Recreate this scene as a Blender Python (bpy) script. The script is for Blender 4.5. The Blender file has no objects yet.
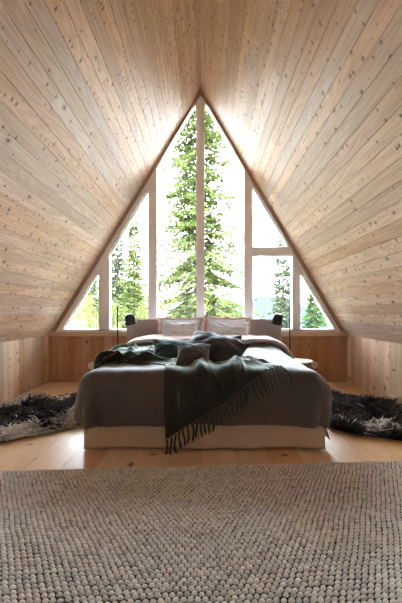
import bpy, bmesh, math, random
import numpy as np
from mathutils import Vector, Matrix, Euler

SC = bpy.context.scene
COL = SC.collection
R = math.radians
rng = np.random.default_rng(7)
random.seed(7)

# ----------------------------------------------------------------- room measures (metres)
D = 4.714                       # gable wall inner face
FPX = 330.0                     # focal length in pixels of the 402 px wide frame
XL, XR = -2.214, 2.043          # knee walls
KNEE = 0.667
APX, APZ = -0.043, 4.171        # ridge
YB = -2.4                       # rear wall

def gx(p): return (p - 204.0) / 70.0        # image pixels at the gable wall: 70 units = 1 m
def gz(p): return 1.0 + (312.0 - p) / 70.0
def G(x, y): return (gx(x), gz(y))

# ----------------------------------------------------------------- noise
def vnoise(x, y, seed=0):
    x = np.asarray(x, float); y = np.asarray(y, float)
    xi = np.floor(x).astype(np.int64); yi = np.floor(y).astype(np.int64)
    xf = x - xi; yf = y - yi
    def h(a, b):
        n = (a * 374761393 + b * 668265263 + seed * 982451653) & 0xffffffff
        n = ((n ^ (n >> 13)) * 1274126177) & 0xffffffff
        n = n ^ (n >> 16)
        return (n & 0xffff) / 65535.0 * 2 - 1
    u = xf * xf * xf * (xf * (xf * 6 - 15) + 10); v = yf * yf * yf * (yf * (yf * 6 - 15) + 10)
    a = h(xi, yi); b = h(xi + 1, yi); c = h(xi, yi + 1); d = h(xi + 1, yi + 1)
    return (a * (1 - u) + b * u) * (1 - v) + (c * (1 - u) + d * u) * v
def fbm(x, y, seed=0, o=3):
    s = 0; a = 1
    for k in range(o):
        s = s + a * vnoise(np.asarray(x) * 2 ** k + 17.3 * k, np.asarray(y) * 2 ** k - 9.1 * k, seed + k); a *= .5
    return s

# ----------------------------------------------------------------- object helpers
def tag(o, label=None, cat=None, group=None, kind=None):
    if label: o['label'] = label
    if cat: o['category'] = cat
    if group: o['group'] = group
    if kind: o['kind'] = kind
    return o

def mesh(name, verts, faces, mat, parent=None, smooth=False, uv=None, mats=None, fm=None):
    me = bpy.data.meshes.new(name)
    me.from_pydata([tuple(map(float, v)) for v in verts] if not isinstance(verts, np.ndarray) else verts.tolist(), [], faces if not isinstance(faces, np.ndarray) else faces.tolist())
    me.materials.append(mat)
    if mats:
        for m in mats: me.materials.append(m)
        me.polygons.foreach_set('material_index', np.asarray(fm, np.int32))
    if smooth: me.polygons.foreach_set('use_smooth', np.ones(len(me.polygons), bool))
    if uv is not None:
        l = me.uv_layers.new(name='UVMap')
        idx = np.empty(len(me.loops), np.int32); me.loops.foreach_get('vertex_index', idx)
        l.data.foreach_set('uv', np.asarray(uv, np.float32)[idx].ravel())
    me.update()
    o = bpy.data.objects.new(name, me); COL.objects.link(o)
    if parent: o.parent = parent
    return o

def empty(name, loc=(0, 0, 0), rz=0.0):
    o = bpy.data.objects.new(name, None); COL.objects.link(o)
    o.empty_display_size = .1
    o.location = loc; o.rotation_euler = (0, 0, rz)
    return o

class MB:
    def __init__(s): s.v = []; s.f = []
    def add(s, v, f):
        b = len(s.v); s.v += [tuple(map(float, q)) for q in v]; s.f += [tuple(b + i for i in q) for q in f]
    def box(s, x0, x1, y0, y1, z0, z1):
        s.add([(x0,y0,z0),(x1,y0,z0),(x1,y1,z0),(x0,y1,z0),(x0,y0,z1),(x1,y0,z1),(x1,y1,z1),(x0,y1,z1)],
              [(0,3,2,1),(4,5,6,7),(0,1,5,4),(1,2,6,5),(2,3,7,6),(3,0,4,7)])
    def prism(s, poly, y0, y1):            # poly in XZ
        n = len(poly)
        a = sum(poly[i][0]*poly[(i+1)%n][1]-poly[(i+1)%n][0]*poly[i][1] for i in range(n))
        if a < 0: poly = poly[::-1]
        v = [(x, y0, z) for x, z in poly] + [(x, y1, z) for x, z in poly]
        f = [tuple(range(n)), tuple(range(2*n-1, n-1, -1))]
        for i in range(n):
            j = (i+1) % n; f.append((i, n+i, n+j, j))
        s.add(v, f)
    def ring(s, outer, inner, y0, y1):     # frame between two matching convex polygons in XZ
        n = len(outer)
        v = [(x,y0,z) for x,z in outer]+[(x,y0,z) for x,z in inner]+[(x,y1,z) for x,z in outer]+[(x,y1,z) for x,z in inner]
        f = []
        for i in range(n):
            j=(i+1)%n
            f += [(i,j,n+j,n+i),(2*n+j,2*n+i,3*n+i,3*n+j),(n+i,n+j,3*n+j,3*n+i),(j,i,2*n+i,2*n+j)]
        s.add(v, f)
    def tube(s, pts, rad, n=10, cap=True):
        pts = [Vector(p) for p in pts]; m = len(pts)
        if not hasattr(rad, '__len__'): rad = [rad]*m
        up = Vector((0,0,1)); v = []; f = []
        prev = None
        for i, p in enumerate(pts):
            t = (pts[min(i+1,m-1)]-pts[max(i-1,0)]).normalized()
            if prev is None:
                a = t.orthogonal().normalized()
            else:
                a = (prev - t*prev.dot(t)).normalized()
            prev = a; b = t.cross(a)
            for k in range(n):
                th = 2*math.pi*k/n
                v.append(p + (a*math.cos(th)+b*math.sin(th))*rad[i])
        for i in range(m-1):
            for k in range(n):
                f.append((i*n+k, i*n+(k+1)%n, (i+1)*n+(k+1)%n, (i+1)*n+k))
        if cap:
            f.append(tuple(range(n-1,-1,-1))); f.append(tuple((m-1)*n+k for k in range(n)))
        s.add(v, f)
    def lathe(s, prof, n=32, M=None):      # (r, z)
        v = []; f = []; m = len(prof)
        for r, z in prof:
            for k in range(n):
                th = 2*math.pi*k/n; p = Vector((r*math.cos(th), r*math.sin(th), z))
                v.append(M @ p if M else p)
        for i in range(m-1):
            for k in range(n):
                f.append((i*n+k, i*n+(k+1)%n, (i+1)*n+(k+1)%n, (i+1)*n+k))
        if prof[0][0] > 1e-5: f.append(tuple(range(n-1,-1,-1)))
        if prof[-1][0] > 1e-5: f.append(tuple((m-1)*n+k for k in range(n)))
        s.add(v, f)
    def build(s, name, mat, parent=None, smooth=False, bevel=0):
        o = mesh(name, s.v, s.f, mat, parent, smooth)
        if bevel:
            b = o.modifiers.new('bevel','BEVEL'); b.width = bevel; b.segments = 2; b.limit_method = 'ANGLE'
        if smooth:
            o.data.set_sharp_from_angle(angle=R(40))
        return o

def inset(poly, d):                       # convex polygon (XZ), d>0 inwards
    n = len(poly)
    a = sum(poly[i][0]*poly[(i+1)%n][1]-poly[(i+1)%n][0]*poly[i][1] for i in range(n))
    sg = 1 if a > 0 else -1
    out = []
    lines = []
    for i in range(n):
        p = Vector(poly[i]); q = Vector(poly[(i+1)%n]); e = (q-p).normalized()
        nn = Vector((-e.y, e.x))*sg
        lines.append((p+nn*d, e))
    for i in range(n):
        (p, e), (q, g) = lines[i-1], lines[i]
        den = e.x*g.y-e.y*g.x
        t = ((q-p).x*g.y-(q-p).y*g.x)/den
        out.append(tuple(p+e*t))
    return out

# ----------------------------------------------------------------- materials
def newmat(name):
    m = bpy.data.materials.new(name); m.use_nodes = True
    nt = m.node_tree; nt.nodes.clear()
    out = nt.nodes.new('ShaderNodeOutputMaterial'); b = nt.nodes.new('ShaderNodeBsdfPrincipled')
    nt.links.new(b.outputs[0], out.inputs[0])
    return m, nt, b, out
class NG:
    def __init__(s, nt): s.nt = nt
    def n(s, t, **kw):
        o = s.nt.nodes.new('ShaderNode'+t)
        for k, v in kw.items(): setattr(o, k, v)
        return o
    def l(s, a, b): s.nt.links.new(a, b)
    def put(s, sock, v):
        if isinstance(v, bpy.types.NodeSocket): s.l(v, sock)
        else: sock.default_value = v
    def m(s, op, a, b=None, c=None):
        o = s.n('Math', operation=op)
        for i, v in enumerate((a, b, c)):
            if v is not None: s.put(o.inputs[i], v)
        return o.outputs[0]
    def xyz(s, x, y, z=0.0):
        o = s.n('CombineXYZ')
        for i, v in enumerate((x, y, z)): s.put(o.inputs[i], v)
        return o.outputs[0]
    def mix(s, f, a, b, mode='MIX'):
        o = s.n('Mix', data_type='RGBA', blend_type=mode)
        s.put(o.inputs[0], f)
        for i, v in ((6, a), (7, b)):
            s.put(o.inputs[i], v if isinstance(v, bpy.types.NodeSocket) else (*v, 1.0))
        return o.outputs[2]
    def noise(s, vec, scale=1, detail=2, rough=.5, dist=0, dim='3D'):
        o = s.n('TexNoise', noise_dimensions=dim); s.put(o.inputs['Vector'], vec)
        o.inputs['Scale'].default_value = scale; o.inputs['Detail'].default_value = detail
        o.inputs['Roughness'].default_value = rough; o.inputs['Distortion'].default_value = dist
        return o.outputs[0]
    def ramp(s, x, lo, hi, a=0.0, b=1.0):
        o = s.n('MapRange', interpolation_type='SMOOTHSTEP'); s.put(o.inputs[0], x)
        o.inputs[1].default_value = lo; o.inputs[2].default_value = hi
        o.inputs[3].default_value = a; o.inputs[4].default_value = b
        return o.outputs[0]
    def bump(s, h, strength, dist, b):
        o = s.n('Bump'); o.inputs['Strength'].default_value = strength; o.inputs['Distance'].default_value = dist
        s.l(h, o.inputs['Height']); s.l(o.outputs[0], b.inputs['Normal'])

def wood(name, W, light, dark, knotc, L=2.6, knots=.6, ks=7.0, kr=(.07, .17), rough=.42, tint=.25, seed=0.0, warm=(.8,.55,.35), spec=.5):
    m, nt, b, out = newmat(name); g = NG(nt)
    uv = g.n('UVMap', uv_map='UVMap'); sp = g.n('SeparateXYZ'); g.l(uv.outputs[0], sp.inputs[0])
    u, v = sp.outputs[0], sp.outputs[1]
    pid = g.m('FLOOR', g.m('DIVIDE', u, W))
    w1 = g.n('TexWhiteNoise', noise_dimensions='1D'); g.l(g.m('ADD', pid, seed), w1.inputs['W'])
    vo = g.m('MULTIPLY_ADD', w1.outputs[0], 31.7, v)
    jf = g.m('DIVIDE', vo, L); jid = g.m('FLOOR', jf)
    w2 = g.n('TexWhiteNoise', noise_dimensions='2D'); g.l(g.xyz(g.m('ADD', pid, seed), jid), w2.inputs['Vector'])
    r = w2.outputs[0]
    sc = g.n('SeparateColor'); g.l(w2.outputs[1], sc.inputs[0])
    uu = g.m('MULTIPLY_ADD', r, 13.1, u); vv = g.m('MULTIPLY_ADD', r, 57.3, v)
    # knots: rows of small dark eyes, grain flows round them
    vor = g.n('TexVoronoi', voronoi_dimensions='2D', feature='F1'); g.l(g.xyz(uu, g.m('MULTIPLY', vv, g.m('MULTIPLY_ADD', sc.outputs[1], 1.5, .6))), vor.inputs['Vector'])
    vor.inputs['Scale'].default_value = ks
    d = vor.outputs['Distance']
    vs = g.n('SeparateColor'); g.l(vor.outputs['Color'], vs.inputs[0])
    rad = g.m('MULTIPLY_ADD', g.m('POWER', vs.outputs[0], 2.0), (kr[1]-kr[0])*1.35, kr[0]*.8)
    on = g.m('GREATER_THAN', vs.outputs[1], g.m('SUBTRACT', 1.0, g.m('MULTIPLY', g.m('MULTIPLY_ADD', sc.outputs[2], 1.3, .35), knots)))
    q = g.m('DIVIDE', d, rad)
    wob = g.m('MULTIPLY_ADD', g.noise(g.xyz(uu, vv), 60, 2), .8, g.m('SUBTRACT', q, .4))
    knot = g.m('MULTIPLY', g.ramp(wob, .55, 1.05, 1, 0), on)
    halo = g.m('MULTIPLY', g.ramp(q, .8, 2.6, 1, 0), on)
    # growth rings
    base = g.noise(g.xyz(g.m('MULTIPLY', uu, 7.0), g.m('MULTIPLY', vv, .45)), 1, 2, .5, .3)
    rings = g.m('SINE', g.m('MULTIPLY', g.m('ADD', base, g.m('MULTIPLY', halo, .035)), 95.0))
    fine = g.noise(g.xyz(g.m('MULTIPLY', uu, 160.0), g.m('MULTIPLY', vv, 3.0)), 1, 3, .6)
    broad = g.noise(g.xyz(g.m('MULTIPLY', uu, 13.0), g.m('MULTIPLY', vv, .9)), 1, 3, .55)
    gr = g.m('ADD', g.m('MULTIPLY', rings, .13), g.m('ADD', g.m('MULTIPLY', fine, .62), g.m('MULTIPLY', broad, .75)))
    c = g.mix(g.ramp(gr, .3, 1.05), light, dark)
    c = g.mix(g.m('MULTIPLY', sc.outputs[1], tint*1.6), c, warm, 'MULTIPLY')
    hsv = g.n('HueSaturation'); g.l(c, hsv.inputs['Color'])
    g.l(g.m('MULTIPLY_ADD', sc.outputs[2], tint*1.2, 1-tint*.6), hsv.inputs['Value'])
    g.l(g.m('MULTIPLY_ADD', sc.outputs[0], .4, .8), hsv.inputs['Saturation'])
    c = g.mix(g.m('MULTIPLY', halo, .38), hsv.outputs[0], tuple(.5*(a+k) for a, k in zip(dark, knotc)))
    c = g.mix(g.m('MULTIPLY', knot, .88), c, knotc)
    fr = g.m('FRACT', jf)
    seam = g.m('LESS_THAN', fr, .0016/L*1.2)
    c = g.mix(g.m('MULTIPLY', seam, .7), c, tuple(k*.5 for k in knotc))
    g.l(c, b.inputs['Base Color'])
    g.l(g.m('MULTIPLY_ADD', fine, .18, rough-.09), b.inputs['Roughness'])
    b.inputs['Specular IOR Level'].default_value = spec
    g.bump(g.m('ADD', fine, g.m('MULTIPLY', knot, -.6)), .18, .002, b)
    return m

def plain(name, col, rough=.5, metal=0, spec=.5, noise=0.0, ns=8.0, bump=0.0, bs=60, sheen=0.0, sheencol=(1,1,1), emit=None):
    m, nt, b, out = newmat(name); g = NG(nt)
    tc = g.n('TexCoord'); o = tc.outputs['Object']
    n1 = g.noise(o, ns, 3)
    lo = tuple(c*(1-noise) for c in col); hi = tuple(min(1, c*(1+noise)) for c in col)
    g.l(g.mix(n1, lo, hi), b.inputs['Base Color'])
    b.inputs['Roughness'].default_value = rough; b.inputs['Metallic'].default_value = metal
    b.inputs['Specular IOR Level'].default_value = spec
    b.inputs['Sheen Weight'].default_value = sheen; b.inputs['Sheen Roughness'].default_value = .4
    b.inputs['Sheen Tint'].default_value = (*sheencol, 1)
    if bump: g.bump(g.noise(o, bs, 2), bump, .002, b)
    if emit:
        b.inputs['Emission Color'].default_value = (*emit[0], 1); b.inputs['Emission Strength'].default_value = emit[1]
    return m

def fabric(name, col, var=.12, thread=420, rough=.9, sheen=.3, sheencol=(1,1,1), slub=.5, check=0.0, spec=.2, srough=.4):
    m, nt, b, out = newmat(name); g = NG(nt)
    tc = g.n('TexCoord'); o = tc.outputs['Object']
    sp = g.n('SeparateXYZ'); g.l(o, sp.inputs[0])
    a = g.noise(g.xyz(g.m('MULTIPLY', sp.outputs[0], 90.0), g.m('MULTIPLY', sp.outputs[1], 6.0), g.m('MULTIPLY', sp.outputs[2], 6.0)), 1, 2)
    c2 = g.noise(g.xyz(g.m('MULTIPLY', sp.outputs[0], 6.0), g.m('MULTIPLY', sp.outputs[1], 90.0), g.m('MULTIPLY', sp.outputs[2], 90.0)), 1, 2)
    big = g.noise(o, 5, 3)
    f = g.m('ADD', g.m('MULTIPLY', g.m('ADD', a, c2), slub*.5), g.m('MULTIPLY', big, 1-slub))
    c = g.mix(g.ramp(f, .3, .7), tuple(k*(1-var) for k in col), tuple(min(1, k*(1+var)) for k in col))
    if check:
        lx = g.m('LESS_THAN', g.m('FRACT', g.m('MULTIPLY', sp.outputs[0], 7.0)), .05)
        lz = g.m('LESS_THAN', g.m('FRACT', g.m('MULTIPLY', sp.outputs[2], 7.0)), .05)
        c = g.mix(g.m('MULTIPLY', g.m('MAXIMUM', lx, lz), check), c, (.02,.02,.02))
    g.l(c, b.inputs['Base Color'])
    b.inputs['Roughness'].default_value = rough; b.inputs['Specular IOR Level'].default_value = spec
    b.inputs['Sheen Weight'].default_value = sheen; b.inputs['Sheen Roughness'].default_value = srough
    b.inputs['Sheen Tint'].default_value = (*sheencol, 1)
    g.bump(g.m('ADD', g.noise(o, thread, 1), g.m('ADD', a, c2)), .35, .002, b)
    return m

def island(name, cols, rough=.9, trans=0.0, spec=.2, sheen=0.0):
    m, nt, b, out = newmat(name); g = NG(nt)
    geo = g.n('NewGeometry'); cr = g.n('ValToRGB'); g.l(geo.outputs['Random Per Island'], cr.inputs[0])
    e = cr.color_ramp.elements
    while len(e) < len(cols): e.new(.5)
    for i, c in enumerate(cols):
        e[i].position = i/(len(cols)-1); e[i].color = (*c, 1)
    g.l(cr.outputs[0], b.inputs['Base Color'])
    b.inputs['Roughness'].default_value = rough; b.inputs['Specular IOR Level'].default_value = spec
    b.inputs['Sheen Weight'].default_value = sheen
    if trans:
        t = g.n('BsdfTranslucent'); g.l(cr.outputs[0], t.inputs[0])
        mx = g.n('MixShader'); mx.inputs[0].default_value = trans
        g.l(b.outputs[0], mx.inputs[1]); g.l(t.outputs[0], mx.inputs[2]); g.l(mx.outputs[0], out.inputs[0])
    return m

def glass():
    m, nt, b, out = newmat('window_glass'); g = NG(nt)
    nt.nodes.remove(b)
    t = g.n('BsdfTransparent'); t.inputs[0].default_value = (.97,.985,.98,1)
    gl = g.n('BsdfGlossy'); gl.inputs['Roughness'].default_value = .0; gl.inputs[0].default_value = (1,1,1,1)
    fr = g.n('Fresnel'); fr.inputs[0].default_value = 1.45
    mx = g.n('MixShader'); g.l(fr.outputs[0], mx.inputs[0]); g.l(t.outputs[0], mx.inputs[1]); g.l(gl.outputs[0], mx.inputs[2])
    g.l(mx.outputs[0], out.inputs[0])
    return m

M = dict(
    roof=wood('larch_ceiling_boards', .118, (.75,.565,.43), (.53,.35,.235), (.09,.045,.025), L=5.5, knots=.62, ks=11.0, kr=(.05,.15), rough=.60, tint=.24, warm=(.93,.76,.58), spec=.60),
    knee=wood('larch_side_boards', .105, (.80,.65,.50), (.66,.48,.34), (.09,.045,.025), L=5, knots=.30, ks=7.0, rough=.5, tint=.34, seed=31, warm=(.88,.62,.44)),
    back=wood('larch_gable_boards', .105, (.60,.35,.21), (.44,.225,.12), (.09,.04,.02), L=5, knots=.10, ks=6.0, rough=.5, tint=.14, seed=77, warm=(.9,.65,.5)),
    floor=wood('pine_floor_boards', .225, (.74,.54,.35), (.62,.41,.23), (.10,.04,.02), L=2.9, knots=.30, ks=3.6, kr=(.05,.12), rough=.38, tint=.22, seed=11, warm=(.92,.66,.45)),
    casing=plain('oiled_larch_trim', (.42,.27,.17), .5, noise=.18, ns=14),
    sill=plain('pale_larch_sill', (.66,.50,.36), .45, noise=.12, ns=10),
    frame=plain('painted_window_frame', (.86,.87,.89), .45, noise=.03),
    white=plain('white_paint', (.80,.79,.77), .4, noise=.02),
    whiteplastic=plain('cream_plastic', (.78,.66,.50), .4, noise=.02),
    black=plain('black_metal', (.012,.014,.018), .42, noise=.1, spec=.5),
    bulb=plain('lamp_shade_inner', (.7,.7,.68), .5),
    glass=glass(),
    headboard=fabric('grey_headboard_cloth', (.42,.385,.37), .05),
    skirt=fabric('cream_linen', (.44,.36,.28), .07, sheen=.1),
    mattress=fabric('mattress_cloth', (.75,.72,.68), .03),
    spread=fabric('charcoal_linen', (.056,.045,.041), .22, sheen=.5, sheencol=(.92,.94,1.0), check=.06, rough=.62, spec=.48),
    duvet=fabric('pale_rose_duvet', (.74,.67,.67), .04, sheen=.2),
    throw=fabric('dark_green_wool', (.019,.021,.017), .25, thread=160, sheen=1.0, sheencol=(.82,1.0,.9), rough=.7, spec=.12),
    pink=fabric('dusty_rose_linen', (.72,.50,.50), .10),
    pale=fabric('white_cotton', (.69,.735,.80), .03),
    velvet=fabric('slate_velvet', (.046,.050,.060), .5, sheen=.7, sheencol=(.85,.9,1.0), slub=.1, spec=.08),
    teal=fabric('dark_teal_velvet', (.034,.052,.060), .4, spec=.08, sheen=.6, sheencol=(.8,.97,1.0), slub=.1),
    velvet2=fabric('patterned_slate_velvet', (.055,.058,.068), .6, sheen=.5, sheencol=(.85,.9,1.0), slub=.1, spec=.08),
    rug=island('oatmeal_wool_loops', [(.55,.53,.495), (.64,.62,.585), (.69,.67,.63), (.75,.73,.69)], .95),
    rugback=plain('rug_backing', (.03,.024,.018), 1, noise=.2),
    wool=island('dark_fleece', [(.012,.009,.010), (.028,.020,.020), (.055,.038,.036), (.034,.032,.042), (.085,.062,.056)], .85, spec=.25),
    cream=island('pale_fleece', [(.38,.34,.30), (.60,.55,.48), (.78,.74,.68), (.5,.46,.42)], .85, sheen=.2),
    hide=plain('sheepskin_hide', (.05,.04,.035), 1),
    spruce=island('spruce_needles', [(.016,.026,.012), (.034,.050,.016), (.062,.082,.018), (.105,.125,.020), (.036,.044,.028)], .7, trans=.35, spec=.1),
    fir=island('young_fir_needles', [(.016,.034,.012), (.03,.055,.016), (.05,.08,.022)], .7, trans=.3, spec=.1),
    greytree=island('grey_green_needles', [(.020,.030,.018), (.036,.050,.024), (.055,.070,.030), (.05,.052,.04)], .7, trans=.3, spec=.1),
    leaf=island('bush_leaves', [(.022,.038,.010), (.045,.062,.014), (.075,.085,.02), (.10,.085,.025)], .6, trans=.4, spec=.1),
    ochre=island('ochre_leaves', [(.045,.048,.012), (.10,.085,.025), (.14,.10,.035), (.06,.07,.02)], .6, trans=.4, spec=.1),
    bark=plain('bark', (.11,.085,.07), .9, noise=.4, ns=20),
)
def terrain_mat():
    m, nt, b, out = newmat('meadow'); g = NG(nt)
    tc = g.n('TexCoord'); o = tc.outputs['Object']
    c = g.mix(g.ramp(g.noise(o, .5, 4, .65), .38, .62), (.022,.032,.010), (.11,.082,.032))
    c = g.mix(g.ramp(g.noise(o, 3.0, 3), .3, .75), c, (.045,.055,.015))
    g.l(c, b.inputs['Base Color']); b.inputs['Roughness'].default_value = .95; b.inputs['Specular IOR Level'].default_value = .05
    return m
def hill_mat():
    m, nt, b, out = newmat('far_forest_hazed'); g = NG(nt)
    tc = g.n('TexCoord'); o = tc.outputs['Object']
    g.l(g.mix(g.noise(o, .06, 4, .65), (.012,.015,.020), (.019,.022,.028)), b.inputs['Base Color']); b.inputs['Roughness'].default_value = 1; b.inputs['Specular IOR Level'].default_value = 0  # blue haze of the distance is painted into the forest colour
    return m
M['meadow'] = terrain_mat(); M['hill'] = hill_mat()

# ----------------------------------------------------------------- boarded surfaces
def boards(prof_fn, length, W, axis0, axis1, mat, name, parent=None, groove=.004, depth=.0045, u0=0.0):
    """prof_fn(u, inset)->point at start ; extruded along axis1-axis0"""
    n = int(math.ceil(length / W)); us = []
    for i in range(n):
        a, bb = i*W, min((i+1)*W, length)
        if bb - a < .012: continue
        us += [(a, depth), (a+groove*.5, 0), (bb-groove*.5, 0)]
    us.append((length, depth))
    v = []; uv = []
    ext = Vector(axis1) - Vector(axis0); L = ext.length
    for u, dd in us:
        p = prof_fn(u, dd); v += [p, p+ext]; uv += [(min(u+1e-4, length-1e-4)+u0, 0), (min(u+1e-4, length-1e-4)+u0, L)]
    f = [(2*i, 2*i+1, 2*i+3, 2*i+2) for i in range(len(us)-1)]
    return v, f, uv

SKY0, SKY1, SK0, SK1 = -1.40, -.80, 17, 21          # opening of the added fill roof lights: along the room, and by board number
def slope(sgn, u0):
    a = Vector((XL if sgn < 0 else XR, YB, KNEE)); b = Vector((APX, YB, APZ))
    e = (b-a); ln = e.length+.05; e.normalize()
    nrm = Vector((sgn*abs(e.z), 0, abs(e.x)))           # outward
    V, F, U = [], [], []
    for y0, y1, hole in ((YB, SKY0, 0), (SKY0, SKY1, 1), (SKY1, D, 0)):
        a_ = Vector((a.x, y0, a.z))
        v, f, uv = boards(lambda u, dd: a_+e*u+nrm*dd, ln, .118, (0,0,0), (0, y1-y0, 0), None, '', u0=u0)
        if hole: f = [q for k, q in enumerate(f) if not SK0*3 <= k < SK1*3]
        k0 = len(V); V += v; U += [(p[0], p[1]+y0-YB) for p in uv]; F += [tuple(k0+t for t in q) for q in f]
    return V, F, U, a, e, nrm
V = []; F = []; UV = []; SLOPES = []
for s, u0 in ((-1, 0), (1, 118*.118)):
    v, f, uv, a_, e_, n_ = slope(s, u0); b0 = len(V); SLOPES.append((a_, e_, n_))
    V += v; UV += uv; F += [tuple(b0+i for i in q) for q in (f if s > 0 else [q[::-1] for q in f])]
ceil = mesh('ceiling', V, F, M['roof'], uv=UV); tag(ceil, kind='structure', label='sloping knotty larch board ceiling rising to the ridge')
sd = ceil.modifiers.new('thick', 'SOLIDIFY'); sd.thickness = .06; sd.offset = 1

def wallboards(name, p0, p1, h, nrm, mat, label, u0=0):
    p0 = Vector(p0); p1 = Vector(p1); e = p1-p0; ln = e.length; e.normalize(); nrm = Vector(nrm)
    v, f, uv = boards(lambda u, dd: p0+e*u-nrm*dd, ln, .105, (0,0,0), (0,0,h), mat, name, groove=.006, depth=.005, u0=u0)
    o = mesh(name, v, f, mat, uv=uv); tag(o, label, kind='structure')
    fn = o.data.polygons[0].normal if False else None
    return o
wallboards('wall_left', (XL, YB-.05, 0), (XL, D+.06, 0), KNEE+.01, (1,0,0), M['knee'], 'low knee wall of vertical boards at the left')
wallboards('wall_right', (XR, YB-.05, 0), (XR, D+.06, 0), KNEE+.01, (-1,0,0), M['knee'], 'low knee wall of vertical boards at the right', u0=21)
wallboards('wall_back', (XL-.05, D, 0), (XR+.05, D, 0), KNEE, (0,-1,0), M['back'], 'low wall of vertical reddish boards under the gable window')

# floor
fw = .225
v, f, uv = boards(lambda u, dd: Vector((XL-.05+u, YB-.05, -dd)), XR-XL+.1, fw, (0,0,0), (0, D-YB+.1, 0), None, '', groove=.002, depth=.0015)
fl = mesh('floor', v, f, M['floor'], uv=uv); tag(fl, 'wide pine floorboards running towards the window', kind='structure')

# rear wall behind the camera
rv = [(XL,0),(XR,0),(XR,KNEE),(APX,APZ),(XL,KNEE)]
rv3 = [(x, YB, z) for x, z in rv]
rf = [(0,1,2,3,4)]
ro = mesh('wall_rear', rv3, rf, M['knee'], uv=[(x+3, z) for x, z in rv]); tag(ro, 'boarded gable wall behind the viewer', kind='structure')

# ----------------------------------------------------------------- gable window
GL = [   # clear glass outlines in image pixels
    ('window_1', [(64,329.5),(98.8,273),(98.8,329.5)], 'leftmost small triangular pane'),
    ('window_2', [(109.6,329.5),(109.6,256),(148.3,191.5),(148.3,329.5)], 'left tall sloping-topped pane'),
    ('window_3', [(157,329),(157,169.5),(196.5,101.5),(196.5,329)], 'tallest pane left of the centre mullion'),
    ('window_4', [(204.3,329),(204.3,101.5),(244,170.5),(244,329)], 'tallest pane right of the centre mullion'),
    ('window_5', [(252.5,247),(252.5,187.5),(288,247)], 'small triangular pane above the right transom'),
    ('window_6', [(252.5,329),(252.5,256),(292.4,256),(292.4,329)], 'rectangular opening casement at the right'),
    ('window_7', [(300.2,329),(300.2,273),(333.5,329)], 'rightmost small triangular pane'),
]
for nm, poly, lab in GL:
    p = [((x-0)*(D+.04)/D, 1+(z-1)*(D+.04)/D) for x, z in (G(*q) for q in poly)]   # the sashes sit 4 cm behind the wall face
    w = empty(nm, (0, D, 0)); tag(w, lab, kind='structure')
    fw_ = .016 if nm in ('window_3', 'window_4') else .026
    mb = MB(); mb.ring(inset(p, -fw_-.012), p, .030, .085); o = mb.build('frame', M['frame'], w)
    mb = MB(); mb.ring(inset(p, -.001), inset(p, .004), .040, .075); mb.build('glazing_bead', M['white'], w)
    mb = MB(); mb.prism(inset(p, -.004), .060, .064); mb.build('glass_pane', M['glass'], w)
    if nm == 'window_6':
        hb = MB(); hx, hz = gx(253.2), gz(297)
        hb.box(hx-.03, hx-.006, .014, .030, hz-.035, hz+.035)
        hb.tube([(hx-.018,.016,hz),(hx-.018,-.03,hz),(hx+.03,-.034,hz),(hx+.034,-.034,hz-.07)], .007, 8)
        hb.build('window_handle', M['white'], w, smooth=True)

def trim(n, polys, mat, y0, y1, label, bev=.003):
    mb = MB()
    for p in polys: mb.prism([G(*q) for q in p], y0, y1)
    o = mb.build('trim_%d' % n, mat, None, bevel=bev); tag(o, label, kind='structure')
    return o
trim(1, [[(196.6,331.5),(196.6,94),(200.8,89.6),(204.2,94),(204.2,331.5)]], M['frame'], D, D+.12, 'centre mullion')
trim(2, [[(148.6,331.5),(148.6,178),(156.8,166),(156.8,331.5)]], M['frame'], D, D+.12, 'mullion left of the centre panes')
trim(3, [[(99.2,331.5),(99.2,257),(109.2,242),(109.2,331.5)]], M['frame'], D, D+.12, 'left slim mullion')
trim(4, [[(244.3,331.5),(244.3,167),(252.2,180),(252.2,331.5)]], M['frame'], D, D+.12, 'mullion right of the centre panes')
trim(5, [[(292.7,331.5),(292.7,250),(299.9,262),(299.9,331.5)]], M['frame'], D, D+.12, 'right slim mullion')
trim(6, [[(252.3,247.3),(294,247.3),(298,255.7),(252.3,255.7)]], M['frame'], D, D+.12, 'right transom')
# sloping rails between the panes and the roof boards
trim(7, [[(48,337),(201,89.3),(200.8,92),(196.5,99.5),(157,167.5),(148.3,188),(109.6,252.5),(98.8,269.5),(61,331.5),(48,331.5)]], M['frame'], D+.004, D+.12, 'left sloping rail')
trim(8, [[(348,337),(201,89.3),(200.8,92),(204.3,99.5),(244,168.5),(252.5,184),(288,244.5),(292.5,253),(300,269.5),(336,331.5),(348,331.5)]], M['frame'], D+.004, D+.12, 'right sloping rail')
trim(9, [[(47.5,337.5),(200.8,89),(200.8,94.8),(52,337.5)]], M['casing'], D-.014, D+.10, 'left oiled casing strip under the roof')
trim(10, [[(348.7,337.5),(200.8,89),(200.8,94.8),(344.4,337.5)]], M['casing'], D-.014, D+.10, 'right oiled casing strip under the roof')
mb = MB(); mb.box(gx(55), gx(341), D, D+.12, gz(331.6), gz(329.2)); tag(mb.build('trim_11', M['frame']), 'bottom rail of the gable window', kind='structure')
mb = MB(); mb.box(XL+.003, XR-.003, D-.026, D+.12, KNEE-.012, gz(331.6)); tag(mb.build('trim_12', M['sill'], bevel=.004), 'pale wooden window ledge', kind='structure')

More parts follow.
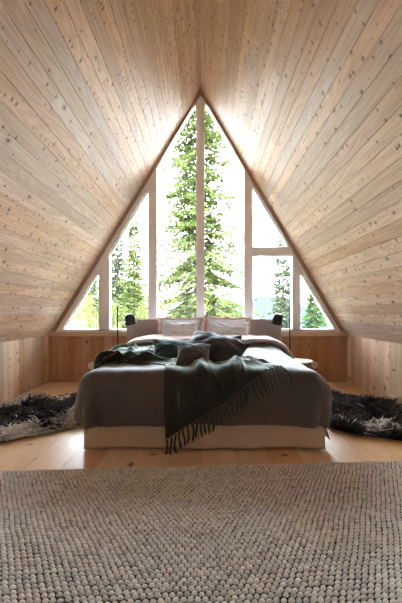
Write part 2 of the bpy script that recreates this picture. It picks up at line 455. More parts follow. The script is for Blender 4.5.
# unseen roof lights behind the viewer, added for fill on rug and window frames
for k, (a_, e_, n_) in enumerate(SLOPES):
    w9 = empty('window_%d' % (8+k)); tag(w9, 'unseen roof light added for fill, in the slope behind the viewer', kind='structure')
    q0 = a_+e_*(SK0*.118); q0.y = SKY0; lu = (SK1-SK0)*.118; ly = SKY1-SKY0
    def bx_(u0, u1, y0, y1, d0, d1):
        m_ = MB(); m_.box(0,1,0,1,0,1)
        return [q0+e_*(u0+(u1-u0)*x)+Vector((0,y0+(y1-y0)*y,0))+n_*(d0+(d1-d0)*z) for x,y,z in m_.v], m_.f
    mb = MB()
    for r_ in ((-.03,.03,-.03,ly+.03),(lu-.03,lu+.03,-.03,ly+.03),(.03,lu-.03,-.03,.03),(.03,lu-.03,ly-.03,ly+.03)):
        v_, f_ = bx_(*r_, .0, .10); mb.add(v_, f_)
    mb.build('frame', M['frame'], w9)
    mb = MB(); v_, f_ = bx_(.02, lu-.02, .02, ly-.02, .06, .064); mb.add(v_, f_); mb.build('glass_pane', M['glass'], w9)

# ----------------------------------------------------------------- bed
YF = 2.375                                   # foot of the bedding
BX0, BX1 = -.925, .925
RF = .09
def bedmap(s, q, off=0.0, r=.17, z0=.540, wr=1.0):
    """drape a flat point (s across, q along) over the made bed"""
    s = np.asarray(s, float); q = np.asarray(q, float)
    x0, x1, y0 = BX0+r, BX1-r, YF+RF
    cx = np.clip(s, x0, x1); cy = np.maximum(q, y0)
    a = s-cx; b = q-cy
    e = np.sqrt(a*a+b*b); ee = np.maximum(e, 1e-9); nx, ny = a/ee, b/ee
    r = r*nx*nx+RF*ny*ny+(r if np.isscalar(r) else 0)*(nx*nx+ny*ny < .5)
    p = np.where(s < 0, 4.6, 12.0)
    d = (np.abs(a)**p+np.abs(b)**p)**(1/p); d = np.where((np.abs(a) > 1e-6) & (np.abs(b) > 1e-6), d, e)
    d = np.where((np.abs(a) > 1e-6) & (np.abs(b) > 1e-6), np.minimum(d, np.where(s < 0, .535, .505)), d)
    Lq = r*math.pi/2
    th = np.clip(d/r, 0, math.pi/2)
    down = np.maximum(d-Lq, 0)
    ph = 3.1*cx+2.7*cy+np.arctan2(b, a)*2.0
    fold = .020*np.clip(down/.25, 0, 1)*(np.sin(ph*3.4+1.3*np.sin(ph*1.7)))+.012*np.sin(np.clip(down/.34, 0, 1)*math.pi)
    corner = np.minimum(np.abs(a), np.abs(b))/.3
    fold = fold+np.clip(corner, 0, 1)*.014*np.cos(np.arctan2(b, a)*6)*np.clip(down/.2, 0, 1)
    h = r*np.sin(th)+fold*wr
    drop = r*(1-np.cos(th))+down
    puff = .030*np.cos(np.clip(cx/1.0, -1, 1)*math.pi/2)
    wrk = (.013*fbm(s*3.2, q*2.6, 3)+.006*fbm(s*9, q*5+s*2, 9))*wr
    n_h = np.sin(th); n_v = np.cos(th)
    o = off+wrk
    X = cx+nx*(h+o*n_h); Y = cy+ny*(h+o*n_h); Z = z0+.05*np.clip((q-2.7)/1.4, 0, 1)+puff-drop+o*n_v
    return np.stack([X, Y, Z], -1)

def gridfaces(nu, nv):
    i = np.arange(nu-1)[:, None]*nv+np.arange(nv-1)[None]
    return np.stack([i, i+1, i+nv+1, i+nv], -1).reshape(-1, 4)

def sheet(name, s0, s1, q0, q1, nu, nv, mat, off, thick, parent=None, **kw):
    S, Q = np.meshgrid(np.linspace(s0, s1, nu), np.linspace(q0, q1, nv), indexing='ij')
    P = bedmap(S, Q, off, **kw).reshape(-1, 3)
    o = mesh(name, P, gridfaces(nu, nv), mat, parent, smooth=True)
    sd = o.modifiers.new('thick', 'SOLIDIFY'); sd.thickness = thick; sd.offset = -1
    return o

bed = empty('bed', (0, 3.4, 0)); tag(bed, 'wide double bed with grey headboard and cream valance under the gable window', 'bed')
def child_of_bed(o):
    o.parent = bed; o.matrix_parent_inverse = Matrix.Translation((0, -3.4, 0)); return o
mb = MB(); mb.box(-.83, .83, 2.46, 4.53, .06, .30); child_of_bed(mb.build('bed_base', M['mattress'], bevel=.02))
mb = MB(); mb.box(-.84, .84, 2.44, 4.54, .30, .52); child_of_bed(mb.build('mattress', M['mattress'], bevel=.05))
for x in (-.75, .75):
    for y in (2.56, 4.4):
        mb = MB(); mb.lathe([(.025,0),(.03,.062)], 14, Matrix.Translation((x,y,0))); child_of_bed(mb.build('leg', M['black'], smooth=True))
mb = MB(); mb.box(-1.077, 1.077, 4.56, 4.65, 0, .903); child_of_bed(mb.build('headboard', M['headboard'], bevel=.02))

def skirt_panel(p0, p1, flare0, flare1, nrm, z1=.30, seed=0, lift=0.0):
    p0 = np.array(p0); p1 = np.array(p1); nrm = np.array(nrm, float)
    nu, nv = 90, 14
    u, w = np.meshgrid(np.linspace(0,1,nu), np.linspace(0,1,nv), indexing='ij')   # w: 0 top, 1 bottom
    L = np.linalg.norm(p1-p0)
    base = p0[None,None]*(1-u[...,None])+p1[None,None]*u[...,None]
    outw = w*(flare0*(1-u)**6+flare1*u**6+.012)+w**1.3*.012*fbm(u*L*5, w*.7, seed)+w*.004*vnoise(u*L*16, w, seed+4)
    z = z1*(1-w)+w*(.012+lift+.006*vnoise(u*L*6, 0*u, seed+9)+.02*np.clip(-(1-u*14),-1,0)*0)
    P = np.stack([base[...,0]+nrm[0]*outw, base[...,1]+nrm[1]*outw, z], -1).reshape(-1,3)
    o = mesh('bed_skirt', P, gridfaces(nu,nv), M['skirt'], smooth=True)
    sd = o.modifiers.new('thick','SOLIDIFY'); sd.thickness=.004
    return child_of_bed(o)
skirt_panel((-.872,2.405), (.878,2.405), .004, .006, (0,-1), seed=1)
skirt_panel((-.845,2.46), (-.845,4.5),   .006, 0, (-1,0), seed=2, lift=.012)
skirt_panel((.872,2.44), (.872,4.5), .04, 0, (1,0), seed=3, lift=.05)

bs = sheet('bedspread', -1.18, 1.20, YF+RF-.425, 3.95, 150, 130, M['spread'], .0, .018)
tag(bs, 'charcoal linen bedspread covering the bed and hanging over its foot', 'bedspread')
dv = sheet('duvet', -1.14, 1.17, 3.74, 4.42, 120, 50, M['duvet'], .055, .035)
tag(dv, 'pale rose duvet turned out at the head of the bed below the pillows', 'duvet')

# ----------------------------------------------------------------- throw
def bez(pts, n):
    """piecewise linear by chord length, lightly smoothed"""
    pts = np.array(pts, float); c = np.r_[0, np.cumsum(np.linalg.norm(np.diff(pts, axis=0), axis=1))]; c /= c[-1]
    t = np.linspace(0, 1, n); out = np.stack([np.interp(t, c, pts[:, k]) for k in range(2)], -1)
    for _ in range(max(2, n//14)):
        out[1:-1] = .25*out[:-2]+.5*out[1:-1]+.25*out[2:]
    return out
NU, NV = 150, 130
# boundary in flat bed coordinates: front fringe edge, right, back, left
q_e = YF+RF                                   # where the foot starts to curve down
Acorner = (-.27, q_e-.525); Bcorner = (.60, q_e+.03); Ccorner = (.32, 3.25); Dcorner = (-1.02, 3.45)
front = bez([Acorner, (-.06, q_e-.40), (.13, q_e-.275), (.25, q_e-.18), (.45, q_e-.035), Bcorner], NU)
back = bez([Dcorner, (-.60, 3.50), (-.1, 3.35), Ccorner], NU)
left = bez([Acorner, (-.285, q_e-.25), (-.29, q_e+.12), (-.42, q_e+.22), (-.66, 2.74), (-.95, 2.66), (-1.08, 2.66), (-1.10, 2.9), Dcorner], NV)
right = bez([Bcorner, (.54, 2.75), (.45, 3.0), Ccorner], NV)
u = np.linspace(0,1,NU)[:,None,None]; w = np.linspace(0,1,NV)[None,:,None]
coons = ((1-w)*front[:,None]+w*back[:,None]+(1-u)*left[None]+u*right[None]
         -((1-u)*(1-w)*np.array(Acorner)+u*(1-w)*np.array(Bcorner)+(1-u)*w*np.array(Dcorner)+u*w*np.array(Ccorner)))
S, Q = coons[...,0], coons[...,1]
uu, ww = np.meshgrid(np.linspace(0,1,NU), np.linspace(0,1,NV), indexing='ij')
ridge = lambda x: 1-np.abs(x)
fold = (.046*ridge(vnoise(uu*5.2+ww*1.2, ww*3.4, 21))**3+.030*ridge(vnoise(uu*9+ww*5, ww*7, 5))**4+.005*vnoise(uu*30, ww*30, 8))
hang = np.clip((q_e-Q)/.2, 0, 1)
fold = fold*(1-.35*hang)+hang*.014*(1+np.sin(uu*34+2*np.sin(uu*9)))*np.clip(ww*5+.4, 0, 1)
leftbunch = np.clip((-.22-S)/.25, 0, 1)*(1-hang)
fold = fold+leftbunch*(.05*ridge(vnoise(uu*3.5+3*ww, ww*11, 33))**7+.022*ridge(vnoise(uu*9, ww*6+uu*4, 35))**4)
edge = np.minimum(np.minimum(uu, 1-uu), np.minimum(ww, 1-ww)); fold = fold*np.clip(edge/.12, .1, 1)
under = np.exp(-((S+.03)/.42)**4)*np.clip((Q-2.62)/.12, 0, 1)
fold = fold*(1-.8*under)
band = np.exp(-((Q-(q_e+.10))/.20)**2)*np.clip((S+.32)/.08, 0, 1)*np.clip((.62-S)/.2, 0, 1)
fold = fold*(1-.5*np.exp(-((Q-(q_e+.0))/.14)**2))+band*.030*(ridge(vnoise(S*7.5+.9*Q, Q*3.2-S*2, 51))**3)+hang*np.clip(edge/.1, 0, 1)*.020*ridge(vnoise(S*9, Q*1.3, 53))**3
P = bedmap(S, Q, fold+.024)
thr = mesh('throw_blanket', P.reshape(-1,3), gridfaces(NU,NV), M['throw'], smooth=True)
sd = thr.modifiers.new('thick','SOLIDIFY'); sd.thickness=.012; sd.offset=1
tag(thr, 'dark green wool throw draped diagonally over the bed foot with twisted fringe', 'throw')
nt_ = 30
for k in range(nt_):
    i = int(round((k+.3)/nt_*(NU-1))); i = min(i, NU-1)
    s0, q0 = S[i,0], Q[i,0]
    ln = .125+.03*random.random()
    pts = []
    dirx = .35 if q0 > q_e-.12 else .05
    wob = random.uniform(-.12,.12)
    for j in range(7):
        t = j/6
        ss = s0+ln*t*(dirx+wob*.5)+.006*math.sin(t*5+k); qq = q0-ln*t
        p = bedmap(ss, qq, .034+.004*math.sin(3*t+k)); pts.append(p)
    mb = MB(); rr = .0085
    mb.tube(pts, [rr*1.0, rr*.85, rr*.95, rr*.85, rr*1.05, rr*1.15, rr*.35], 7)
    mb.build('tassel', M['throw'], thr, smooth=True)

# ----------------------------------------------------------------- pillows
def pillow_mesh(w, h, t, n=40, seed=0, flat=.0, pinch=.11, wr=.006):
    a = np.linspace(-1,1,n); U, Vv = np.meshgrid(a, a, indexing='ij')
    U = np.sign(U)*np.abs(U)**.85; Vv = np.sign(Vv)*np.abs(Vv)**.85
    x = w/2*U*(1-pinch*(1-Vv**2)); z = h/2*Vv*(1-pinch*(1-U**2))
    th = t/2*1.1*np.clip((1-U**2),0,1)**.58*np.clip((1-Vv**2),0,1)**.58
    wv = wr*(fbm(U*3+seed, Vv*3, seed+2))+wr*.8*np.sin(np.arctan2(Vv,U)*14+seed)*np.clip(U*U+Vv*Vv-.35,0,1)
    m = np.clip((1-np.maximum(np.abs(U),np.abs(Vv)))*6,0,1)
    f = np.stack([x, -(th+wv*m), z], -1).reshape(-1,3); b = np.stack([x, th+wv*m*.6, z], -1).reshape(-1,3)
    g = gridfaces(n,n)
    return np.concatenate([f,b]), np.concatenate([g, g[:,::-1]+n*n])
def weld(o):
    bm = bmesh.new(); bm.from_mesh(o.data); bmesh.ops.remove_doubles(bm, verts=bm.verts, dist=.0008); bmesh.ops.recalc_face_normals(bm, faces=bm.faces); bm.to_mesh(o.data); bm.free()
    o.data.polygons.foreach_set('use_smooth', np.ones(len(o.data.polygons), bool))
def place(o, loc, tilt, roll=0, yaw=0):
    o.matrix_world = Matrix.Translation(loc) @ Matrix.Rotation(R(yaw),4,'Z') @ Matrix.Rotation(R(-tilt),4,'X') @ Matrix.Rotation(R(roll),4,'Y')
def cushion(name, w, h, t, mat, loc, tilt, roll, yaw, label, cat, group=None, seed=0, flange=None, piping=None, wr=.006):
    v, f = pillow_mesh(w, h, t, seed=seed, wr=wr)
    body = mesh('cover' if flange else name, v, f, mat, smooth=True); weld(body)
    root = body
    if flange:
        root = empty(name); body.parent = root
        fm, fwid = flange
        n = 24; out = []; inn = []
        per = [(i/n*2-1, -1) for i in range(n)]+[(1, i/n*2-1) for i in range(n)]+[(1-i/n*2, 1) for i in range(n)]+[(-1, 1-i/n*2) for i in range(n)]
        vs = []; fs = []; N = len(per)
        for a, b in per:
            x = w/2*a*(1-.07*(1-b*b)); z = h/2*b*(1-.07*(1-a*a))
            vs.append((x*.96, .0, z*.96))
        for a, b in per:
            x = (w/2+fwid)*a*(1-.05*(1-b*b)); z = (h/2+fwid*.55)*b*(1-.06*(1-a*a))+.006*math.sin(11*a+seed)
            vs.append((x, .012*math.sin(9*(a+b)+seed), z))
        for i in range(N):
            j=(i+1)%N; fs.append((i,j,N+j,N+i))
        fo = mesh('border', vs, fs, fm, root, smooth=True)
        s_ = fo.modifiers.new('thick','SOLIDIFY'); s_.thickness=.012; s_.offset=0
    tag(root, label, cat, group)
    place(root, loc, tilt, roll, yaw)
    return root
# sleeping pillows, two deep, leaning on the headboard
cushion('pillow', .56, .36, .16, M['pale'], (-.31,4.425,.735), 16, 0, 2, 'rose bordered pillow against the headboard at the left, behind the white one', 'pillow', 'pillows against the headboard', seed=1, flange=(M['pink'],.045))
cushion('pillow', .54, .36, .16, M['pale'], (.315,4.425,.74), 15, 1, -2, 'rose bordered pillow against the headboard at the right, behind the white one', 'pillow', 'pillows against the headboard', seed=2, flange=(M['pink'],.045))
cushion('pillow', .46, .31, .15, M['pale'], (-.31,4.205,.735), 24, 0, 2, 'white pillow leaning on the left rose bordered pillow', 'pillow', 'pillows against the headboard', seed=3, wr=.008)
cushion('pillow', .47, .30, .15, M['pale'], (.345,4.205,.735), 24, -1, -2, 'white pillow leaning on the right rose bordered pillow', 'pillow', 'pillows against the headboard', seed=4, wr=.008)
# dark scatter cushions
cushion('cushion', .38, .34, .15, M['teal'], (-.275,2.94,.645), 56, 8, 16, 'dark teal velvet cushion at the left of the dark cushion heap', 'cushion', 'dark scatter cushions on the bed', seed=5)
cushion('cushion', .56, .40, .25, M['velvet'], (.085,2.87,.658), 52, 17, -10, 'largest slate velvet cushion on top of the heap on the bed', 'cushion', 'dark scatter cushions on the bed', seed=6, wr=.011)
cushion('cushion', .285, .25, .14, M['velvet2'], (-.085,2.66,.655), 50, 3, 4, 'small square patterned slate cushion at the front of the heap', 'cushion', 'dark scatter cushions on the bed', seed=7)
cushion('cushion', .36, .32, .11, M['teal'], (.21,3.25,.635), 42, -6, -8, 'dark teal cushion mostly hidden behind the largest slate cushion', 'cushion', 'dark scatter cushions on the bed', seed=8)

# ----------------------------------------------------------------- lamps and side tables
def lamp(x, y, sgn, label):
    t = empty('floor_lamp', (x, y, 0)); tag(t, label, 'lamp', 'pair of black floor lamps')
    mb = MB(); mb.lathe([(.0,0),(.085,0),(.085,.012),(.08,.018),(.0,.018)], 32); mb.build('base', M['black'], t, smooth=True)
    mb = MB(); mb.tube([(0,0,.016),(0,0,.5),(0,0,1.075)], .009, 10); mb.build('pole', M['black'], t, smooth=True)
    mb = MB(); mb.tube([(0,0,.885),(sgn*.11,0,.885)], .0055, 8); mb.box(-.011,.011,-.011,.011,.872,.898); mb.build('arm', M['black'], t, smooth=True)
    M_ = Matrix.Translation((sgn*.185,-.01,.845)) @ Matrix.Rotation(R(-sgn*14),4,'Y') @ Matrix.Rotation(R(12),4,'X')
    prof = [(.0,.140),(.024,.138),(.045,.129),(.059,.111),(.067,.084),(.074,.04),(.080,-.004),(.077,-.004),(.070,.04),(.063,.082),(.054,.105),(.032,.124),(.0,.130)]
    mb = MB(); mb.lathe(prof, 32, M_); sh = mb.build('lamp_shade', M['black'], t, smooth=True)
    mb = MB(); mb.lathe([(.0,.03),(.02,.036),(.028,.055),(.02,.085),(.012,.12),(.0,.122)], 20, M_); mb.build('bulb', M['bulb'], sh, smooth=True)
    return t
lamp(-1.159, 4.43, 1, 'black floor lamp left of the headboard, dome shade turned over the bed')
lamp(1.152, 4.43, -1, 'black floor lamp right of the headboard, dome shade turned over the bed')
def table(x, y, label):
    t = empty('side_table', (x, y, 0)); tag(t, label, 'side table', 'pair of white side tables')
    mb = MB(); mb.lathe([(0,.385),(.175,.385),(.185,.392),(.185,.398),(.18,.402),(0,.402)], 48); mb.build('table_top', M['white'], t, smooth=True)
    mb = MB(); mb.tube([(0,0,.014),(0,0,.386)], .016, 16); mb.build('column', M['white'], t, smooth=True)
    mb = MB(); mb.lathe([(0,0),(.14,0),(.14,.008),(.13,.016),(0,.016)], 40); mb.build('base', M['white'], t, smooth=True)
table(-1.165, 4.11, 'white round side table left of the bed, half hidden by the bedding')
table(1.165, 4.11, 'white round side table right of the bed, half hidden by the bedding')

# outlets and ceiling spot
def outlet(x, z, label):
    t = empty('wall_outlet', (x, D-.0005, z)); tag(t, label, 'wall outlet', 'round wall outlets')
    RX = Matrix.Rotation(R(90),4,'X')
    mb = MB(); mb.lathe([(0,0),(.05,0),(.05,.008),(.045,.014),(.03,.015),(.027,.008),(0,.008)], 32, RX); mb.build('cover', M['whiteplastic'], t, smooth=True)
    mb = MB()
    for s in (-1,1): mb.lathe([(.0,.0085),(.004,.0085),(.004,.009),(0,.009)], 10, Matrix.Translation((s*.0095,0,0)) @ RX)
    mb.build('socket_hole', M['black'], t)
outlet(-1.607, .235, 'round cream wall outlet on the boarded wall left of the bed')
outlet(1.577, .243, 'round cream wall outlet on the boarded wall right of the bed')
e = (Vector((APX,0,APZ))-Vector((XL,0,KNEE))).normalized()
nin = Vector((e.z,0,-e.x))
k = (3.357-KNEE)/(APZ-KNEE)
pc = Vector((XL+(APX-XL)*.7685, 4.447, KNEE+(APZ-KNEE)*.7685))
dl = empty('ceiling_light'); tag(dl, 'small round white spot light let into the left ceiling slope near the window', 'ceiling light')
rot = nin.to_track_quat('Z','Y').to_matrix().to_4x4()
dl.matrix_world = Matrix.Translation(pc) @ rot
mb = MB(); mb.lathe([(.030,.001),(.030,.004),(.044,.006),(.05,.003),(.05,0.0),(.030,0.0)], 32); mb.build('trim_ring', M['white'], dl, smooth=True)
mb = MB(); mb.lathe([(0,.002),(.029,.002),(.029,.0025),(0,.0028)], 24); mb.build('lens', M['bulb'], dl, smooth=True)

# ----------------------------------------------------------------- woven rug
def woven_rug():
    px, py = .0255, .0215
    nx, ny = 140, 74
    t = empty('woven_rug', (0.02, 2.115, 0), R(3.0)); tag(t, 'large oatmeal wool rug of round woven loops in front of the bed', 'rug')
    th = np.arange(8)/8*2*math.pi
    rings = [(.80,.0),(1.0,.42),(.70,.82)]
    loc = [(r*math.cos(a), r*math.sin(a), z) for r, z in rings for a in th]+[(0,0,1.0)]
    loc = np.array(loc)
    fc = []
    for r in range(2):
        for k in range(8): fc.append((r*8+k, r*8+(k+1)%8, (r+1)*8+(k+1)%8, (r+1)*8+k))
    tri = [(16+k, 16+(k+1)%8, 24) for k in range(8)]
    I, J = np.meshgrid(np.arange(nx), np.arange(ny), indexing='ij')
    cx = (I-nx/2+.5*(J%2))*px+.18*px*vnoise(J*.35, 0*J, 4)+rng.normal(0,.0007,I.shape); cy = -(J+.5)*py+.15*py*vnoise(I*.3, J*.15, 6)+rng.normal(0,.0006,I.shape)
    sw = px*.49*(1+.06*rng.normal(0,1,I.shape)); sl = py*.385*(1+.07*rng.normal(0,1,I.shape)); sh = .0165*(1+.10*rng.normal(0,1,I.shape))
    ang = rng.normal(.06,.08,I.shape)
    c, s = np.cos(ang), np.sin(ang)
    lx = loc[None,None,:,0]*sw[...,None]; ly = loc[None,None,:,1]*sl[...,None]; lz = loc[None,None,:,2]*sh[...,None]
    X = cx[...,None]+lx*c[...,None]-ly*s[...,None]; Y = cy[...,None]+lx*s[...,None]+ly*c[...,None]; Z = .006+lz
    P = np.stack([X,Y,Z],-1).reshape(-1,3)
    base = (np.arange(nx*ny)*25)[:,None,None]
    q = (base+np.array(fc)[None]).reshape(-1,4); tr = (base+np.array(tri)[None]).reshape(-1,3)
    faces = q.tolist()+tr.tolist()
    mesh('pile', P, faces, M['rug'], t, smooth=True)
    mb = MB(); mb.box(-nx/2*px-.005, nx/2*px+.005, -2.5, -.001, .0005, .0105); mb.build('backing', M['rugback'], t)
woven_rug()

# ----------------------------------------------------------------- sheepskins
def sheepskin(poly, label, creamfn, seed, n=5200):
    rs = np.random.default_rng(seed)
    poly = np.array(poly, float); c = poly.mean(0)
    t = empty('sheepskin_rug', (c[0], c[1], 0)); tag(t, label, 'sheepskin rug', 'sheepskins beside the bed')
    # smooth outline
    pl = poly-c; 
    for _ in range(2):
        nxt = np.roll(pl,-1,0); pl = np.stack([.75*pl+.25*nxt, .25*pl+.75*nxt],1).reshape(-1,2)
    def inside(p):
        x, y = p[:,0], p[:,1]; r = np.zeros(len(p), bool)
        for i in range(len(pl)):
            x1,y1 = pl[i]; x2,y2 = pl[(i+1)%len(pl)]
            if y1 == y2: continue
            r ^= ((y1>y) != (y2>y)) & (x < (x2-x1)*(y-y1)/(y2-y1)+x1)
        return r
    mb = MB(); m = len(pl)
    mb.add([(x*.97,y*.97,.002) for x,y in pl]+[(x*.9,y*.9,.014) for x,y in pl], [tuple(range(m-1,-1,-1)), tuple(range(m,2*m))]+[(i,(i+1)%m,m+(i+1)%m,m+i) for i in range(m)])
    mb.build('hide', M['hide'], t)
    lo, hi = pl.min(0), pl.max(0)
    pts = rs.uniform(lo, hi, (n*4,2)); pts = pts[inside(pts)][:n]; n = len(pts)
    k = 5; ns = 3
    ln = rs.uniform(.08,.15,n)
    # lock direction: clumped flow + outward at the rim
    fa = 2.6*vnoise(pts[:,0]*7, pts[:,1]*7, seed)+ 1.2*rs.normal(0,1,n)
    rim = np.linalg.norm(pts,axis=1)/np.abs(pl).max()
    d = np.stack([np.cos(fa), np.sin(fa)],-1)+ (pts/np.abs(pl).max())*1.6*rim[:,None]
    d /= np.linalg.norm(d,axis=1)[:,None]
    lift = rs.uniform(.6,1.25,n)*(1-.35*rim)
    clump = .6+.5*fbm(pts[:,0]*6, pts[:,1]*6, seed+5, 2)
    V = np.zeros((n,k,ns,3)); perp = np.stack([-d[:,1], d[:,0]],-1)
    ph = rs.uniform(0,6.28,n); amp = rs.uniform(.003,.010,n)
    rad = rs.uniform(.006,.0125,n)
    for j in range(k):
        s = j/(k-1)
        hx = ln*(s**1.1)*(1-.25*lift)
        z = .010+ln*lift*(1.0*s-.42*s*s)*clump*1.45
        sw = amp*np.sin(ph+s*7)*s*1.6
        ctr = np.stack([pts[:,0]+d[:,0]*hx+perp[:,0]*sw, pts[:,1]+d[:,1]*hx+perp[:,1]*sw, np.maximum(z,.008)],-1)
        rr = rad*(1-.80*s**1.6)
        for m_ in range(ns):
            a = 2*math.pi*m_/ns+s
            V[:,j,m_,0] = ctr[:,0]+perp[:,0]*np.cos(a)*rr; V[:,j,m_,1] = ctr[:,1]+perp[:,1]*np.cos(a)*rr; V[:,j,m_,2] = ctr[:,2]+np.sin(a)*rr
    V[...,2] = np.maximum(V[...,2], .0025)
    cr = creamfn(pts+c, rs)
    for nm, sel, mat in (('dark_wool', ~cr, M['wool']), ('pale_wool', cr, M['cream'])):
        P = V[sel].reshape(-1,3); N = sel.sum()
        fc = [(j*ns+a, j*ns+(a+1)%ns, (j+1)*ns+(a+1)%ns, (j+1)*ns+a) for j in range(k-1) for a in range(ns)]
        F_ = ((np.arange(N)*k*ns)[:,None,None]+np.array(fc)[None]).reshape(-1,4)
        o = mesh(nm, P, F_, mat, t, smooth=True); o['kind'] = 'stuff'
def cream_left(p, rs):
    # pale band along the near edge and a few pale patches
    e = p[:,1]-(2.62+ .62*np.clip((p[:,0]+1.55)/.5,-.35,1)*1.0) 
    pch = vnoise(p[:,0]*5, p[:,1]*5, 3)
    far = (np.abs(p[:,1]-(3.62+(p[:,0]+1.7)*.9)) < .10) & (pch > .05)
    blob = np.exp(-(((p[:,0]+1.50)/.24)**2+((p[:,1]-2.66)/.15)**2)) > .45+rs.normal(0,.12,len(p))
    return blob | (e+.22*pch+rs.normal(0,.04,len(p)) < -.02) | far | (rs.random(len(p)) < .015)
def cream_right(p, rs):
    a = np.exp(-(((p[:,0]-1.47)/.11)**2+((p[:,1]-2.78)/.16)**2)*1.2)
    b = np.exp(-(((p[:,0]-1.27)/.14)**2+((p[:,1]-2.86)/.05)**2)*1.2)
    return (np.maximum(a, b*.8)+rs.normal(0,.12,len(p)) > .55) | (rs.random(len(p)) < .012)
sheepskin([(-1.02,3.02),(-1.10,3.5),(-1.36,3.94),(-1.62,3.86),(-1.86,3.55),(-2.08,3.2),(-2.08,2.75),(-1.86,2.5),(-1.60,2.47),(-1.42,2.62),(-1.22,2.78)],
          'dark shaggy sheepskin with a cream fringe on the floor left of the bed', cream_left, 5)
sheepskin([(1.04,2.98),(1.10,3.5),(1.38,3.95),(1.62,3.9),(1.82,3.62),(1.96,3.3),(1.96,2.85),(1.76,2.55),(1.5,2.53),(1.34,2.66),(1.16,2.72)],
          'dark brown shaggy sheepskin with a small pale tuft on the floor right of the bed', cream_right, 6)

# ----------------------------------------------------------------- outdoors
def gh(x, y):
    x = np.asarray(x, float); y = np.asarray(y, float)
    t = np.clip((y-6)/40, 0, 1)
    return -.9-2.0*t+np.clip((-x-1.5)/9, 0, 1)*t*8.5-np.clip((x-2)/18, 0, 1)*t*5+.25*fbm(x*.2, y*.2, 12)
gxs = np.linspace(-60,60,80); gys = np.linspace(5.0,110,70)
A, B = np.meshgrid(gxs, gys, indexing='ij')
Z = gh(A,B)-np.clip((B-50)/60,0,1)*6
g_ = mesh('ground', np.stack([A,B,Z],-1).reshape(-1,3), gridfaces(80,70), M['meadow'], smooth=True); tag(g_, 'ochre and green meadow outside the window', kind='structure')
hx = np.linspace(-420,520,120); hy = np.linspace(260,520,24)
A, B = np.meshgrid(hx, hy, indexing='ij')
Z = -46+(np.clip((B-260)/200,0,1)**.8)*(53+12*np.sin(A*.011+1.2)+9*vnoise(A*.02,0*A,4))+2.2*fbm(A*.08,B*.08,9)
h_ = mesh('hills', np.stack([A,B,Z],-1).reshape(-1,3), gridfaces(120,24), M['hill'], smooth=True); tag(h_, 'distant forested ridge beyond the trees, blue haze in its colour', kind='structure')

def spruce(x, y, H, W, label, mat, seed, step=.16, per=6, dens=1.0, droop=.35, twig=.16, lean=0, sparse=0.0, group=None, zmax=None, kind='spruce_tree', bl=1.0):
    rs = np.random.default_rng(seed); z0 = float(gh(x,y))-.1
    t = empty(kind, (x,y,z0)); tag(t, label, 'tree', group or 'trees outside the window')
    mb = MB()
    r0 = H*.013
    mb.tube([(lean*k/8*.1,0,H*k/8) for k in range(9)], [r0*(1-k/8)+.012 for k in range(9)], 9)
    bp = []; bd = []; bw = []; bn = []
    z = H*.06
    while z < H*.985:
        f = 1-z/H
        Lm = W*(f**.70)*(1-.25*max(0,f-.85)/.15)+.05
        npb = max(3, int(per*(.55+.45*f)))
        a0 = rs.uniform(0,6.28)
        for b in range(npb):
            if rs.random() < sparse: continue
            az = a0+b*2*math.pi/npb+rs.normal(0,.25); Lb = Lm*rs.uniform(.62,1.12)
            nseg = 7; pts = []
            el0 = rs.uniform(-.05,.25)+(.5*(1-f)**3); 
            zz = z+rs.uniform(-.5,.5)*step
            for j in range(nseg+1):
                s = j/nseg
                hr = Lb*s; dz = Lb*(el0*s-droop*1.6*s*s+droop*.85*s**3)
                wv = .04*Lb*math.sin(s*4+b)
                pts.append(np.array([math.cos(az)*hr-math.sin(az)*wv, math.sin(az)*hr+math.cos(az)*wv, zz+dz]))
            rb = .004+.007*Lb
            mb.tube(pts[::2]+[pts[-1]], [rb*(1-.8*i/4)+.002 for i in range(len(pts[::2])+1)], 4, cap=False)
            nt = max(5, int(Lb/.065*dens))
            for i in range(nt):
                s = (i+rs.random())/nt
                if s < .12 and rs.random() < .7: continue
                j = min(int(s*nseg), nseg-1); fr = s*nseg-j
                p = pts[j]*(1-fr)+pts[j+1]*fr; dr = pts[j+1]-pts[j]; dr /= np.linalg.norm(dr)
                side = 1 if i % 2 else -1
                lat = np.array([-math.sin(az), math.cos(az), 0])*side
                tl = twig*(1.25-.75*s)*rs.uniform(.7,1.5)*(.6+.4*min(1,Lb))*2
                dd = dr*.75+lat*rs.uniform(.5,1.1)+np.array([0,0,rs.uniform(-.55,.08)])
                dd /= np.linalg.norm(dd)
                m_ = 4
                for q in range(m_):
                    st = p+dd*tl*q/m_*.85
                    d2 = dd+rs.normal(0,.42,3); d2 /= np.linalg.norm(d2)
                    bp.append(st); bd.append(d2*tl*.48*bl); bw.append(rs.uniform(.016,.032)*bl); bn.append(rs.normal(0,1,3)+np.array([0,0,1.0]))
            for q in range(3):
                d2 = dr+rs.normal(0,.25,3); bp.append(pts[-1]-dr*.05); bd.append(d2*.13*bl); bw.append(.022*bl); bn.append(rs.normal(0,1,3))
        z += step*rs.uniform(.75,1.25)*(.55+.45*f)
    bp = np.array(bp); bd = np.array(bd); bw = np.array(bw)[:,None]; bn = np.array(bn)
    sd_ = np.cross(bd, bn); sd_ /= np.linalg.norm(sd_,axis=1)[:,None]+1e-9
    Vv = np.stack([bp, bp+bd*.45+sd_*bw, bp+bd, bp+bd*.45-sd_*bw],1).reshape(-1,3)
    mb.build('trunk', M['bark'], t, smooth=True)
    mesh('foliage', Vv, np.arange(len(Vv)).reshape(-1,4), mat, t)
    return t
